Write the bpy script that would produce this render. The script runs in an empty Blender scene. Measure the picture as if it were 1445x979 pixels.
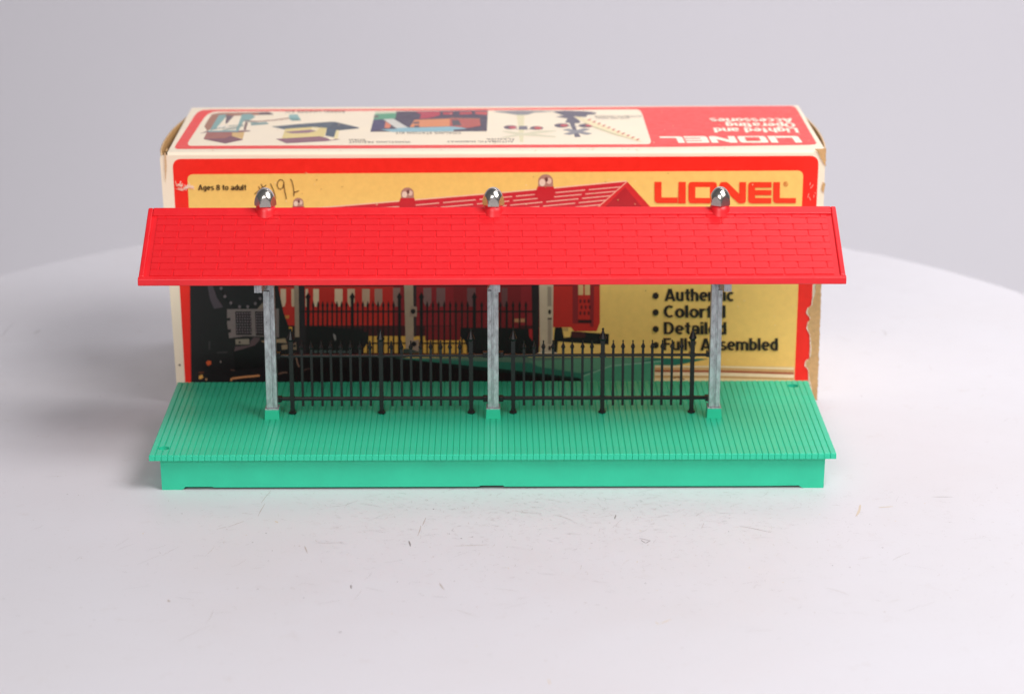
import bpy, bmesh, math, random
from mathutils import Vector, Matrix
from math import sin, cos, pi, radians

S = bpy.context.scene
COL = S.collection
random.seed(7)

# ------------------------------------------------------------------ camera
CAM = Vector((0.00173, -1.08526, 0.38659))
PITCH, YAW, ROLL, FPX = -0.30001, 0.00656, -0.00084, 3488.47     # focal length in photo pixels (1445 wide)
FW = Vector((sin(YAW)*cos(PITCH), cos(YAW)*cos(PITCH), sin(PITCH)))
_r = Vector((cos(YAW), -sin(YAW), 0.0)); _u = _r.cross(FW)
RT = _r*cos(ROLL) + _u*sin(ROLL); UP = -_r*sin(ROLL) + _u*cos(ROLL)
cam = bpy.data.cameras.new('camera'); camo = bpy.data.objects.new('camera', cam); COL.objects.link(camo)
cam.sensor_fit = 'HORIZONTAL'; cam.sensor_width = 36.0; cam.lens = 36.0*FPX/1445.0
cam.clip_start = 0.05; cam.clip_end = 30.0
m = Matrix((RT, UP, -FW)).transposed().to_4x4(); m.translation = CAM
camo.matrix_world = m
cam.dof.use_dof = True; cam.dof.focus_distance = 1.09; cam.dof.aperture_fstop = 10.0
S.camera = camo

# ------------------------------------------------------------------ world, lamps, exposure
w = bpy.data.worlds.new('World'); S.world = w; w.use_nodes = True
bg = w.node_tree.nodes['Background']; bg.inputs[0].default_value = (0.93, 0.94, 1.0, 1); bg.inputs[1].default_value = 0.14

def area(name, loc, target, sx, sy, power, col):
    l = bpy.data.lights.new(name, 'AREA'); l.shape = 'RECTANGLE'; l.size = sx; l.size_y = sy
    l.energy = power; l.color = col
    o = bpy.data.objects.new(name, l); COL.objects.link(o); o.location = loc
    o.rotation_euler = (Vector(target)-Vector(loc)).to_track_quat('-Z', 'Y').to_euler()
    return o
area('key_softbox', (0.56, -0.44, 0.90), (0.0, 0.0, 0.03), 0.62, 0.62, 12.6, (1.0, 0.975, 0.985))
area('front_softbox', (-0.45, -1.85, 1.05), (-0.05, 0.1, 0.06), 0.9, 0.7, 17.5, (1.0, 0.97, 0.97))
area('backdrop_softbox', (0.68, 0.44, 1.22), (0.98, 1.75, 0.38), 1.10, 0.65, 22.5, (0.99, 0.97, 1.0))
S.view_settings.view_transform = 'Standard'; S.view_settings.look = 'None'
S.view_settings.exposure = 0.0; S.view_settings.gamma = 1.0

# ------------------------------------------------------------------ helpers
def lin(h):
    h = h.lstrip('#'); o = []
    for i in (0, 2, 4):
        c = int(h[i:i+2], 16)/255.0
        o.append(c/12.92 if c <= 0.04045 else ((c+0.055)/1.055)**2.4)
    return tuple(o)

def ray(px, py):
    return FW + RT*((px-722.5)/FPX) - UP*((py-489.5)/FPX)

def on_plane(px, py, p0, n):
    d = ray(px, py); return CAM + d*((Vector(p0)-CAM).dot(n)/d.dot(n))

class MB:
    """collects faces, links them as one mesh object"""
    def __init__(s): s.v = []; s.f = []; s.mi = []; s.mats = []
    def mid(s, mat):
        if mat is None: return 0
        if mat not in s.mats: s.mats.append(mat)
        return s.mats.index(mat)
    def add(s, vs, fs, mat=None):
        b = len(s.v); k = s.mid(mat)
        s.v += [tuple(q) for q in vs]
        for f in fs: s.f.append([i+b for i in f]); s.mi.append(k)
    def box(s, x0, x1, y0, y1, z0, z1, mat=None, top=None):
        t = top or (x0, x1, y0, y1)
        vs = [(x0,y0,z0),(x1,y0,z0),(x1,y1,z0),(x0,y1,z0),(t[0],t[2],z1),(t[1],t[2],z1),(t[1],t[3],z1),(t[0],t[3],z1)]
        s.add(vs, [(0,3,2,1),(4,5,6,7),(0,1,5,4),(1,2,6,5),(2,3,7,6),(3,0,4,7)], mat)
    def prism(s, poly, axis, a, b, mat=None):
        """poly in the two other axes (x: (y,z); y: (x,z); z: (x,y)), extruded from a to b"""
        def P(q, t):
            return (t, q[0], q[1]) if axis == 'x' else ((q[0], t, q[1]) if axis == 'y' else (q[0], q[1], t))
        n = len(poly)
        vs = [P(q, a) for q in poly] + [P(q, b) for q in poly]
        fs = [list(range(n))[::-1], list(range(n, 2*n))] + [(i, (i+1) % n, n+(i+1) % n, n+i) for i in range(n)]
        s.add(vs, fs, mat)
    def lathe(s, prof, c, seg=24, mat=None, rot=0.0):
        """prof: list of (r, z); c = (x, y, z0)"""
        vs = []; fs = []
        for r, z in prof:
            for k in range(seg):
                a = rot + 2*pi*k/seg; vs.append((c[0]+r*cos(a), c[1]+r*sin(a), c[2]+z))
        for i in range(len(prof)-1):
            for k in range(seg):
                fs.append((i*seg+k, i*seg+(k+1) % seg, (i+1)*seg+(k+1) % seg, (i+1)*seg+k))
        fs.append(list(range(seg))[::-1]); fs.append([(len(prof)-1)*seg+k for k in range(seg)])
        s.add(vs, fs, mat)
    def mesh(s, name, mat=None):
        me = bpy.data.meshes.new(name); me.from_pydata(s.v, [], s.f)
        for x in (s.mats or ([mat] if mat else [])): me.materials.append(x)
        if s.mats: me.polygons.foreach_set('material_index', s.mi)
        bm = bmesh.new(); bm.from_mesh(me); bmesh.ops.recalc_face_normals(bm, faces=bm.faces); bm.to_mesh(me); bm.free()
        return me
    def build(s, name, mat=None, parent=None, bevel=0.0, smooth=False, recalc=True):
        me = s.mesh(name, mat)
        return link(name, me, parent, bevel, smooth)

def link(name, me, parent=None, bevel=0.0, smooth=False):
    o = bpy.data.objects.new(name, me); COL.objects.link(o)
    if parent: o.parent = parent
    if smooth:
        for p in me.polygons: p.use_smooth = True
    if bevel:
        b = o.modifiers.new('bevel', 'BEVEL'); b.width = bevel; b.segments = 2; b.limit_method = 'ANGLE'; b.angle_limit = radians(40)
    return o

def empty(name, loc, label, cat):
    o = bpy.data.objects.new(name, None); COL.objects.link(o); o.location = loc
    o.empty_display_size = 0.02; o['label'] = label; o['category'] = cat
    return o

# ------------------------------------------------------------------ materials
def mat(name, col, rough=0.4, metal=0.0, spec=0.5, var=0.06, vscale=90.0, bump=0.0, bscale=900.0, stretch=None, rvar=0.08, coat=0.0, sss=0.0):
    m = bpy.data.materials.new(name); m.use_nodes = True; nt = m.node_tree; N = nt.nodes; L = nt.links
    b = N['Principled BSDF']; b.inputs['Metallic'].default_value = metal
    b.inputs['Specular IOR Level'].default_value = spec
    if coat: b.inputs['Coat Weight'].default_value = coat; b.inputs['Coat Roughness'].default_value = 0.25
    if sss:
        b.inputs['Subsurface Weight'].default_value = sss; b.inputs['Subsurface Scale'].default_value = 0.0015
        b.inputs['Subsurface Radius'].default_value = (1, 0.6, 0.5)
    tc = N.new('ShaderNodeTexCoord'); src = tc.outputs['Object']
    if stretch:
        mp = N.new('ShaderNodeMapping'); mp.inputs['Scale'].default_value = stretch; L.new(src, mp.inputs[0]); src = mp.outputs[0]
    n1 = N.new('ShaderNodeTexNoise'); n1.inputs['Scale'].default_value = vscale; n1.inputs['Detail'].default_value = 6
    n1.inputs['Roughness'].default_value = 0.65; L.new(src, n1.inputs['Vector'])
    r = N.new('ShaderNodeMapRange'); r.inputs[1].default_value = 0.25; r.inputs[2].default_value = 0.75
    r.inputs[3].default_value = 1-var; r.inputs[4].default_value = 1+var; L.new(n1.outputs[0], r.inputs[0])
    mx = N.new('ShaderNodeMix'); mx.data_type = 'RGBA'; mx.blend_type = 'MULTIPLY'; mx.inputs[0].default_value = 1
    mx.inputs[6].default_value = (*col, 1); L.new(r.outputs[0], mx.inputs[7]); L.new(mx.outputs[2], b.inputs['Base Color'])
    r2 = N.new('ShaderNodeMapRange'); r2.inputs[1].default_value = 0.25; r2.inputs[2].default_value = 0.75
    r2.inputs[3].default_value = max(0.02, rough-rvar); r2.inputs[4].default_value = rough+rvar
    L.new(n1.outputs[0], r2.inputs[0]); L.new(r2.outputs[0], b.inputs['Roughness'])
    if bump:
        n2 = N.new('ShaderNodeTexNoise'); n2.inputs['Scale'].default_value = bscale; n2.inputs['Detail'].default_value = 4; L.new(src, n2.inputs['Vector'])
        bp = N.new('ShaderNodeBump'); bp.inputs['Strength'].default_value = bump; bp.inputs['Distance'].default_value = 0.0004
        L.new(n2.outputs[0], bp.inputs['Height']); L.new(bp.outputs[0], b.inputs['Normal'])
    return m

M_RED = mat('red_plastic', (0.78, 0.011, 0.018), 0.40, spec=0.6, var=0.06, bump=0.05, bscale=1500)
M_GREEN = mat('green_plastic', (0.028, 0.565, 0.330), 0.38, spec=0.45, var=0.07, vscale=60, bump=0.06, bscale=1300)
M_BLACK = mat('black_plastic', (0.012, 0.012, 0.012), 0.42, spec=0.4, var=0.2)
M_ZINC = mat('bare_cast_metal', (0.50, 0.52, 0.54), 0.42, metal=0.6, var=0.50, vscale=620, bump=0.6, bscale=900, stretch=(1, 1, 0.42), rvar=0.2)
M_CHROME = mat('bright_nickel', (0.66, 0.62, 0.56), 0.22, metal=1.0, var=0.05, bump=0.03, rvar=0.05)
M_CREAM = mat('cream_card', lin('#f6e6cc'), 0.45, spec=0.35, var=0.035, vscale=45, bump=0.10, bscale=260)
M_KRAFT = mat('brown_kraft_card', (0.42, 0.235, 0.09), 0.85, spec=0.2, var=0.18, vscale=160, bump=0.35, bscale=900)
M_TORN = mat('torn_brown_card', (0.60, 0.37, 0.17), 0.9, spec=0.15, var=0.16, vscale=420, bump=0.6, bscale=1200)
M_EDGE = mat('raw_card_edge', (0.66, 0.45, 0.26), 0.9, spec=0.15, var=0.15, vscale=300)

_pm = {}
def ink(h, rough=0.42):
    if h not in _pm: _pm[h] = mat('ink_'+h.strip('#'), lin(h), rough, spec=0.35, var=0.06, vscale=260, bump=0.10, bscale=260)
    return _pm[h]

# ------------------------------------------------------------------ setting: backdrop, table
def backdrop():
    mb = MB(); pr = []
    R = 0.55; yb = 1.75; z0 = -0.62
    pr.append((-2.2, z0)); pr.append((yb-R, z0))
    for k in range(1, 17):
        a = pi/2*k/16; pr.append((yb-R+R*sin(a), z0+R-R*cos(a)))
    pr.append((yb, 3.2))
    X = 3.2
    vs = []; fs = []
    for y, z in pr: vs += [(-X, y, z), (X, y, z)]
    for i in range(len(pr)-1): fs.append((2*i, 2*i+1, 2*i+3, 2*i+2))
    mb.add(vs, fs)
    o = mb.build('backdrop', mat('grey_paper_sweep', (0.72, 0.70, 0.73), 0.85, spec=0.2, var=0.012, vscale=2.0), smooth=True)
    o['kind'] = 'structure'
backdrop()

TC = Vector((-0.0083, 0.0862, 0.0)); TR = 0.3571
def table_material():
    m = bpy.data.materials.new('white_laminate'); m.use_nodes = True; nt = m.node_tree; N = nt.nodes; L = nt.links
    b = N['Principled BSDF']; b.inputs['Specular IOR Level'].default_value = 0.4
    tc = N.new('ShaderNodeTexCoord'); src = tc.outputs['Object']
    def noise(scale, det=5, rough=0.6, vec=src):
        n = N.new('ShaderNodeTexNoise'); n.inputs['Scale'].default_value = scale; n.inputs['Detail'].default_value = det
        n.inputs['Roughness'].default_value = rough; L.new(vec, n.inputs['Vector']); return n.outputs[0]
    def rng(s, a, b_, c, d):
        r = N.new('ShaderNodeMapRange'); r.inputs[1].default_value = a; r.inputs[2].default_value = b_
        r.inputs[3].default_value = c; r.inputs[4].default_value = d; L.new(s, r.inputs[0]); return r.outputs[0]
    def mix(f, a, bb, mode='MIX'):
        x = N.new('ShaderNodeMix'); x.data_type = 'RGBA'; x.blend_type = mode
        for inp, v in ((x.inputs[0], f), (x.inputs[6], a), (x.inputs[7], bb)):
            if hasattr(v, 'is_linked'): L.new(v, inp)
            else: inp.default_value = v
        return x.outputs[2]
    base = (0.665, 0.65, 0.68, 1)
    c = mix(rng(noise(7, 5), 0.42, 0.72, 0.0, 0.30), base, (0.61, 0.575, 0.575, 1))      # faint handling grime
    c = mix(rng(noise(70, 4, 0.75), 0.60, 0.78, 0.0, 0.35), c, (0.54, 0.49, 0.475, 1))   # blotchy wear
    c = mix(rng(noise(900, 2, 0.5), 0.66, 0.80, 0.0, 0.45), c, (0.42, 0.37, 0.34, 1))   # fine speckle
    L.new(c, b.inputs['Base Color'])
    L.new(rng(noise(40, 5), 0.3, 0.7, 0.36, 0.52), b.inputs['Roughness'])
    bp = N.new('ShaderNodeBump'); bp.inputs['Strength'].default_value = 0.06; bp.inputs['Distance'].default_value = 0.0004
    L.new(noise(500, 4), bp.inputs['Height']); L.new(bp.outputs[0], b.inputs['Normal'])
    return m

table = empty('table', (TC.x, TC.y, -0.60), 'white table with rounded back edge and scuffed speckled top, under the toy platform', 'table')
def at_table(name, mb, m_, **k):
    o = mb.build(name, m_, table, **k); o.matrix_parent_inverse = Matrix.Translation((-TC.x, -TC.y, 0.60)); return o
out = [(TC.x+TR*cos(pi*k/128), TC.y+TR*sin(pi*k/128)) for k in range(129)]+[(TC.x-TR, -.46), (TC.x-TR+.03, -.50), (TC.x+TR-.03, -.50), (TC.x+TR, -.46)]
mb = MB(); mb.prism(out, 'z', -.018, 0)
M_TABLE = table_material()
at_table('tabletop', mb, M_TABLE, bevel=.0008)
mb = MB(); mb.lathe([(0.16, 0.0), (0.16, 0.012), (0.03, 0.03), (0.03, 0.582)], (TC.x, TC.y, -0.60), 48)
at_table('pedestal', mb, M_BLACK, smooth=False)

def scuffs():
    mb = MB(); rnd = random.Random(21)
    cols = [mat('scuff_grey', (0.42, 0.39, 0.385), 0.6), mat('scuff_brown', (0.47, 0.41, 0.37), 0.6), mat('scuff_dark', (0.24, 0.22, 0.215), 0.6),
            mat('scuff_ochre', (0.64, 0.54, 0.42), 0.6), mat('scuff_pale', (0.50, 0.465, 0.455), 0.6)]
    def stroke(x, y, ang, ln, wd, k, bend):
        n = 6; z = 0.00004+rnd.random()*0.00003
        pts = []; a = ang; px, py = x, y
        for i in range(n+1):
            pts.append((px, py, a)); a += bend/n + rnd.uniform(-.08, .08); px += cos(a)*ln/n; py += sin(a)*ln/n
        vs = []; fs = []
        for i, (qx, qy, a) in enumerate(pts):
            wv = wd*(0.25+0.75*sin(pi*(i+0.35)/(n+0.7)))*rnd.uniform(.7, 1.2)/2
            vs += [(qx-sin(a)*wv, qy+cos(a)*wv, z), (qx+sin(a)*wv, qy-cos(a)*wv, z)]
        for i in range(n): fs.append((2*i, 2*i+1, 2*i+3, 2*i+2))
        mb.add(vs, fs, cols[k])
    def ok(x, y): return y < TC.y or (Vector((x, y, 0))-TC).length < TR-0.01
    for i in range(520):
        if i < 300: x = rnd.gauss(0.03, 0.10); y = rnd.uniform(-0.19, -0.052)
        elif i < 400: x = rnd.uniform(-.27, .27); y = rnd.uniform(-0.24, 0.02)
        else: x = rnd.choice((-1, 1))*rnd.uniform(.17, .33); y = rnd.uniform(-0.1, 0.3)
        if not ok(x, y): continue
        t = rnd.random()
        if t < 0.55: stroke(x, y, rnd.uniform(-.9, .9)+rnd.choice((0, pi)), rnd.uniform(.0006, .0024), rnd.uniform(.00011, .00026), rnd.choice((0, 0, 1, 4, 4, 4)), rnd.uniform(-.8, .8))
        elif t < 0.75: stroke(x, y, rnd.uniform(0, 6.28), rnd.uniform(.0005, .0010), rnd.uniform(.0004, .0007), rnd.choice((0, 1, 2, 3)), 0)
        else: stroke(x, y, rnd.uniform(-.6, .6)+rnd.choice((0, .9)), rnd.uniform(.004, .013), rnd.uniform(.00010, .00018), rnd.choice((4, 4, 0, 1)), rnd.uniform(-.5, .5))
    for i in range(1500):                               # fine scratches, thickest in front of the platform
        x = rnd.gauss(0.035, 0.085); y = -0.054-abs(rnd.gauss(0, 0.05))
        if y < -.25: continue
        stroke(x, y, rnd.uniform(-.5, .6)+rnd.choice((0, 0, 0, 1.1, -1.2)), rnd.uniform(.0004, .0032), rnd.uniform(.00007, .00017), rnd.choice((4, 4, 4, 0, 1)), rnd.uniform(-.6, .6))
    g = lambda px, py: on_plane(px, py, (0, 0, 0), Vector((0, 0, 1)))
    def mark(pts, wd, k):                               # the marks one can pick out one by one
        for (a, b) in zip(pts, pts[1:]):
            A = g(*a); B = g(*b); d = B-A; stroke(A.x, A.y, math.atan2(d.y, d.x), d.length, wd, k, 0)
    mark([(601, 730), (594, 741), (589, 756)], .0004, 1); mark([(577, 763), (578, 771)], .0007, 2)
    mark([(382, 692), (374, 710), (366, 728)], .0003, 1); mark([(388, 735), (393, 737)], .0010, 3); mark([(505, 706), (485, 713), (465, 716)], .00025, 0)
    mark([(345, 735), (320, 743), (306, 747)], .0003, 1); mark([(255, 770), (225, 783), (195, 797)], .0002, 4)
    mark([(902, 759), (918, 762), (911, 766), (903, 762)], .0004, 2); mark([(867, 732), (870, 726)], .0005, 2); mark([(1043, 742), (1090, 749)], .0004, 0)
    mark([(1214, 712), (1213, 728)], .0014, 3); mark([(1240, 716), (1260, 714)], .0009, 3); mark([(1245, 466), (1252, 471), (1246, 473)], .0006, 0)
    mark([(1180, 475), (1202, 482)], .0004, 4); mark([(237, 846), (239, 849)], .0012, 1); mark([(925, 877), (930, 880), (947, 873)], .0005, 3)
    mark([(478, 892), (482, 891)], .0007, 2); mark([(495, 825), (497, 830)], .0007, 2); mark([(1315, 701), (1345, 701)], .0005, 0)
    mark([(250, 905), (290, 880), (303, 860)], .0002, 4); mark([(20, 455), (6, 476)], .0004, 0); mark([(57, 466), (49, 471)], .0009, 0)
    mark([(1260, 790), (1275, 782), (1285, 780)], .0004, 4); mark([(776, 965), (775, 958)], .0006, 3); mark([(1057, 800), (1058, 801)], .0008, 3)
    mark([(620, 822), (626, 832)], .0006, 1); mark([(640, 770), (690, 768)], .0004, 1); mark([(430, 770), (432, 780)], .0005, 1)
    o = at_table('scuff_mark', mb, None); o['kind'] = 'stuff'
scuffs()

# ------------------------------------------------------------------ the cardboard box
BX, BY, BYAW = 0.00221, 0.07359, 0.006435
BL, BD, BH = 0.31537, 0.10628, 0.12593
box = empty('cardboard_box', (BX, BY+BD/2, 0), 'worn red, cream and yellow cardboard carton with printed train scene, behind the toy platform', 'box')
ca, sa = cos(BYAW), sin(BYAW)
BMW = Matrix(((ca, -sa, 0, BX), (sa, ca, 0, BY), (0, 0, 1, 0), (0, 0, 0, 1)))       # box frame: x along the front, y backwards
BIN = BMW.inverted()
PINV = Matrix.Translation((-BX, -(BY+BD/2), 0)) @ BMW
def bpart(name, mb, m_, parent, **k):
    o = mb.build(name, m_, parent, **k)
    if parent is box: o.matrix_parent_inverse = PINV
    return o
FN = (BMW.to_3x3() @ Vector((0, -1, 0)))
FP0 = BMW @ Vector((0, 0, 0)); TP0 = BMW @ Vector((0, 0, BH)); TN = Vector((0, 0, 1))
def F(px, py):  q = BIN @ on_plane(px, py, FP0, FN); return Vector((q.x, q.z))       # photo point -> front panel (x, z)
def T(px, py):  q = BIN @ on_plane(px, py, TP0, TN); return Vector((q.x, q.y))       # photo point -> top panel (x, y)
h = BL/2; TH = 0.0009; RF = 0.0016
FL = .0036
mb = MB(); mb.prism([(-h, 0), (h, 0), (h, BH-RF), (-h, BH-RF+.0004), (-h-FL+.0006, BH-RF+.0002), (-h-FL, BH-RF-.001)], 'y', 0, TH, M_CREAM)
front = bpart('front_panel', mb, None, box)
# top panel with the rounded fold
prof = [(BD, BH), (RF, BH)]; inn = [(BD, BH-TH), (RF, BH-TH)]
for k in range(1, 7):
    a = pi/2*k/6; prof.append((RF-RF*sin(a), BH-RF+RF*cos(a))); inn.append((RF-(RF-TH)*sin(a), BH-RF+(RF-TH)*cos(a)))
mb = MB(); n = len(prof); pts = prof+inn; vs = [(-h, y, z) for y, z in pts]+[(h, y, z) for y, z in pts]; N2 = 2*n; fs = []
for i in range(n-1):
    fs += [(i, i+1, N2+i+1, N2+i), (n+i, n+i+1, N2+n+i+1, N2+n+i), (i, i+1, n+i+1, n+i), (N2+i, N2+i+1, N2+n+i+1, N2+n+i)]
fs.append((0, n, N2+n, N2)); mb.add(vs, fs, M_CREAM)
top = bpart('top_panel', mb, None, box)
mb = MB(); mb.box(-h, h, BD-TH, BD, 0, BH-TH-.0001, M_CREAM); bpart('back_panel', mb, None, box)
mb = MB(); mb.box(-h, h, TH+.0001, BD-TH-.0001, 0.0002, 0.0011, M_KRAFT); bpart('bottom_panel', mb, None, box)
# glue flaps, brown inside, just under the top
for sx in (-1, 1):
    mb = MB(); mb.box(min(sx*(h-.0003), sx*(h-.02)), max(sx*(h-.0003), sx*(h-.02)), .003, BD-.003, BH-.0026, BH-.0018, M_KRAFT); bpart('flap', mb, None, box)
# bowed end panels: the closure no longer lies flat, so that the brown inside shows along the top
def end_panel(sx, corner, mid, lean):
    mb = MB(); ny, nz = 18, 8; vs = []; fs = []
    for layer in (0, 1):
        for j in range(nz+1):
            v = j/nz; z = 0.0004+v*(BH-0.0010)
            for i in range(ny+1):
                u = i/ny; y = TH+.0001+u*(BD-TH-0.0004)
                amp = 0.18+0.82*v**2.2
                x = h - 0.0003 + v*corner*(1-u)**1.3 + amp*mid*sin(pi*u**0.75) + 0.0003*u*sin(9*u+3*v)
                zz = z - (0.0012*u*u if v == 1 else 0)
                vs.append((sx*(x-layer*0.0008), y, zz))
    W = ny+1; K = W*(nz+1)
    for j in range(nz):
        for i in range(ny):
            a = j*W+i; fs.append((a, a+1, a+W+1, a+W)); fs.append((K+a, K+a+W, K+a+W+1, K+a+1))
    mb.add(vs, fs[0::2], M_CREAM); b = len(mb.v)
    k2 = mb.mid(M_KRAFT); k3 = mb.mid(M_EDGE)
    for f in fs[1::2]: mb.f.append(list(f)); mb.mi.append(k2)
    for i in range(ny): a = nz*W+i; mb.f.append([a, a+1, K+a+1, K+a]); mb.mi.append(k3)
    for j in range(nz):
        for i in (0, ny): a = j*W+i; mb.f.append([a, a+W, K+a+W, K+a]); mb.mi.append(k3)
    me = bpy.data.meshes.new('end_panel'); me.from_pydata(mb.v, [], mb.f)
    for x in mb.mats: me.materials.append(x)
    me.polygons.foreach_set('material_index', mb.mi)
    o = link('end_panel', me, box, 0, True); o.matrix_parent_inverse = PINV
    return o
end_panel(-1, FL, 0.0036, 0); end_panel(1, 0.0002, 0.0032, 0)

class Print:
    """flat ink on a panel: polygons a few hundredths of a millimetre proud of it, one above the other"""
    def __init__(s, side): s.side = side; s.mb = MB(); s.q = []
    def p3(s, q, lay):
        o = lay
        return (q[0], -o, q[1]) if s.side == 'F' else (q[0], q[1], BH+o)
    def poly(s, pts, col, lay, px=True):
        fn = F if s.side == 'F' else T
        q = [fn(*p) for p in pts] if px else [Vector(p) for p in pts]
        ar = sum(a.x*b.y-b.x*a.y for a, b in zip(q, q[1:]+q[:1]))
        if ar < 0: q = q[::-1]
        s.q.append((lay, len(s.q), q, [list(range(len(q)))], col if not isinstance(col, str) else ink(col)))
    def rect(s, x0, y0, x1, y1, col, lay): s.poly([(x0, y0), (x1, y0), (x1, y1), (x0, y1)], col, lay)
    def disc(s, x, y, rx, ry, col, lay, n=18): s.poly([(x+rx*cos(2*pi*k/n), y+ry*sin(2*pi*k/n)) for k in range(n)], col, lay)
    def line(s, pts, wd, col, lay):
        fn = F if s.side == 'F' else T
        q = [fn(*p) for p in pts]; L_ = []; R_ = []
        for i, p in enumerate(q):
            d = (q[min(i+1, len(q)-1)]-q[max(i-1, 0)]).normalized(); nn = Vector((-d.y, d.x))*wd/2
            L_.append(p+nn); R_.append(p-nn)
        for i in range(len(q)-1): s.poly([L_[i], L_[i+1], R_[i+1], R_[i]], col, lay, px=False)
    def build(s, name, parent):
        s.q.sort(key=lambda t: t[:2]); z = 0.00004+0.000025*s.q[0][0]
        for k, (lay, _, q, f, c) in enumerate(s.q): s.mb.add([s.p3(p, z+k*7e-7) for p in q], f, c)
        me = bpy.data.meshes.new(name); me.from_pydata(s.mb.v, [], s.mb.f)
        for x in s.mb.mats: me.materials.append(x)
        me.polygons.foreach_set('material_index', s.mb.mi)
        o = link(name, me, parent); return o

def rrect(c, r, n=6):
    """four corners (any quad, in order) with rounded corners"""
    c = [Vector(p) for p in c]; out = []
    rs = r if isinstance(r, (list, tuple)) else [r]*4
    for i, p in enumerate(c):
        if rs[i] <= 0: out.append(p); continue
        a = p+(c[i-1]-p).normalized()*rs[i]; b = p+(c[(i+1) % 4]-p).normalized()*rs[i]
        for k in range(n+1):
            t = k/n; out.append(a*(1-t)**2+p*2*t*(1-t)+b*t*t)
    return out

def text_tris(s, bold=0.0, space=1.0):
    cu = bpy.data.curves.new('t', 'FONT'); cu.body = s; cu.offset = bold; cu.space_character = space; cu.resolution_u = 3
    o = bpy.data.objects.new('t', cu); COL.objects.link(o)
    me = bpy.data.meshes.new_from_object(o.evaluated_get(bpy.context.evaluated_depsgraph_get()))
    v = [Vector((p.co.x, p.co.y)) for p in me.vertices]; f = [list(p.vertices) for p in me.polygons]
    bpy.data.objects.remove(o); bpy.data.curves.remove(cu); bpy.data.meshes.remove(me)
    return v, f
_cap = None
def put_text(pr, s, p0, p1, pc, col, lay, bold=0.02, space=1.0):
    """baseline from photo point p0 to p1, cap height up to pc"""
    global _cap
    if _cap is None: v, f = text_tris('H'); _cap = max(p.y for p in v)
    v, f = text_tris(s, bold, space)
    fn = F if pr.side == 'F' else T
    A, B, Cc = fn(*p0), fn(*p1), fn(*pc)
    x0 = min(p.x for p in v); x1 = max(p.x for p in v)
    ex = (B-A)/(x1-x0); ey = (Cc-A)/_cap
    q = [A+ex*(p.x-x0)+ey*p.y for p in v]
    pr.q.append((lay, len(pr.q), q, f, ink(col)))

def _arc(cx, cy, rx, ry, a0, a1, n=14):
    return [(cx+rx*cos(radians(a0+(a1-a0)*k/n)), cy+ry*sin(radians(a0+(a1-a0)*k/n))) for k in range(n+1)]
_arch = lambda x: _arc(x+.155, .48, .155, .18, 180, 0)+[(x+.31, 0)]
GLYPH = {                                                            # bold condensed grotesque: strokes in cap heights, then the advance
 'A': ([[(.08, 0), (.33, .98)], [(.60, 0), (.35, .98)], [(.15, .25), (.53, .25)]], .70), 'C': ([_arc(.33, .5, .235, .42, 48, 312)], .63),
 'D': ([[(.1, 0), (.1, 1)], [(.1, .915), (.25, .915)]+_arc(.27, .5, .25, .415, 80, -80)+[(.25, .085), (.1, .085)]], .65),
 'F': ([[(.1, 0), (.1, 1)], [(.1, .915), (.50, .915)], [(.1, .52), (.44, .52)]], .54), 'L': ([[(.1, 0), (.1, 1)], [(.1, .085), (.48, .085)]], .52),
 'O': ([_arc(.34, .5, .25, .42, 0, 360, 24)], .69), 'u': ([[(.1, .74), (.1, .26)]+_arc(.255, .26, .155, .18, 180, 360), [(.41, .74), (.41, 0)]], .54),
 't': ([[(.2, .96), (.2, .24)]+_arc(.32, .22, .12, .14, 180, 275, 6), [(.03, .67), (.36, .67)]], .39), 'h': ([[(.1, 1), (.1, 0)], _arch(.1)], .54),
 'e': ([[(.45, .37), (.1, .37)], _arc(.275, .37, .18, .30, 0, 312)], .55), 'n': ([[(.1, .74), (.1, 0)], _arch(.1)], .54),
 'i': ([[(.1, .74), (.1, 0)], [(.1, .85), (.1, 1.0)]], .235), 'c': ([_arc(.275, .37, .18, .30, 48, 312)], .50), 'o': ([_arc(.28, .37, .185, .30, 0, 360, 20)], .57),
 'l': ([[(.1, 1), (.1, 0)]], .235), 'r': ([[(.1, .74), (.1, 0)], [(.1, .46), (.17, .60), (.26, .66), (.36, .66)]], .38),
 'f': ([[(.18, 0), (.18, .78)]+_arc(.30, .78, .12, .15, 180, 85, 6), [(.03, .67), (.36, .67)]], .37),
 'a': ([_arc(.25, .21, .15, .145, 0, 360, 16), _arc(.255, .50, .15, .17, 160, 0, 10)+[(.405, 0)]], .53), 'd': ([_arc(.26, .37, .165, .30, 0, 360, 18), [(.41, 1), (.41, 0)]], .54),
 'b': ([_arc(.255, .37, .165, .30, 0, 360, 18), [(.1, 1), (.1, 0)]], .54), 'p': ([_arc(.255, .37, .165, .30, 0, 360, 18), [(.1, .74), (.1, -.24)]], .54),
 'y': ([[(.07, .74), (.27, .06)], [(.47, .74), (.25, -.10), (.17, -.19), (.05, -.19)]], .53), 's': ([_arc(.25, .525, .145, .145, 35, 265, 9)+_arc(.25, .215, .155, .145, 88, -145, 9)], .49),
 'm': ([[(.1, .74), (.1, 0)], _arch(.1), _arch(.41)], .85), 'g': ([_arc(.26, .37, .165, .30, 0, 360, 18), [(.41, .74), (.41, -.04)]+_arc(.26, -.05, .15, .14, 0, -150, 8)], .54),
 '8': ([_arc(.29, .74, .17, .18, 0, 360, 18), _arc(.29, .28, .20, .21, 0, 360, 18)], .58), ' ': ([], .27)}
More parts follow.
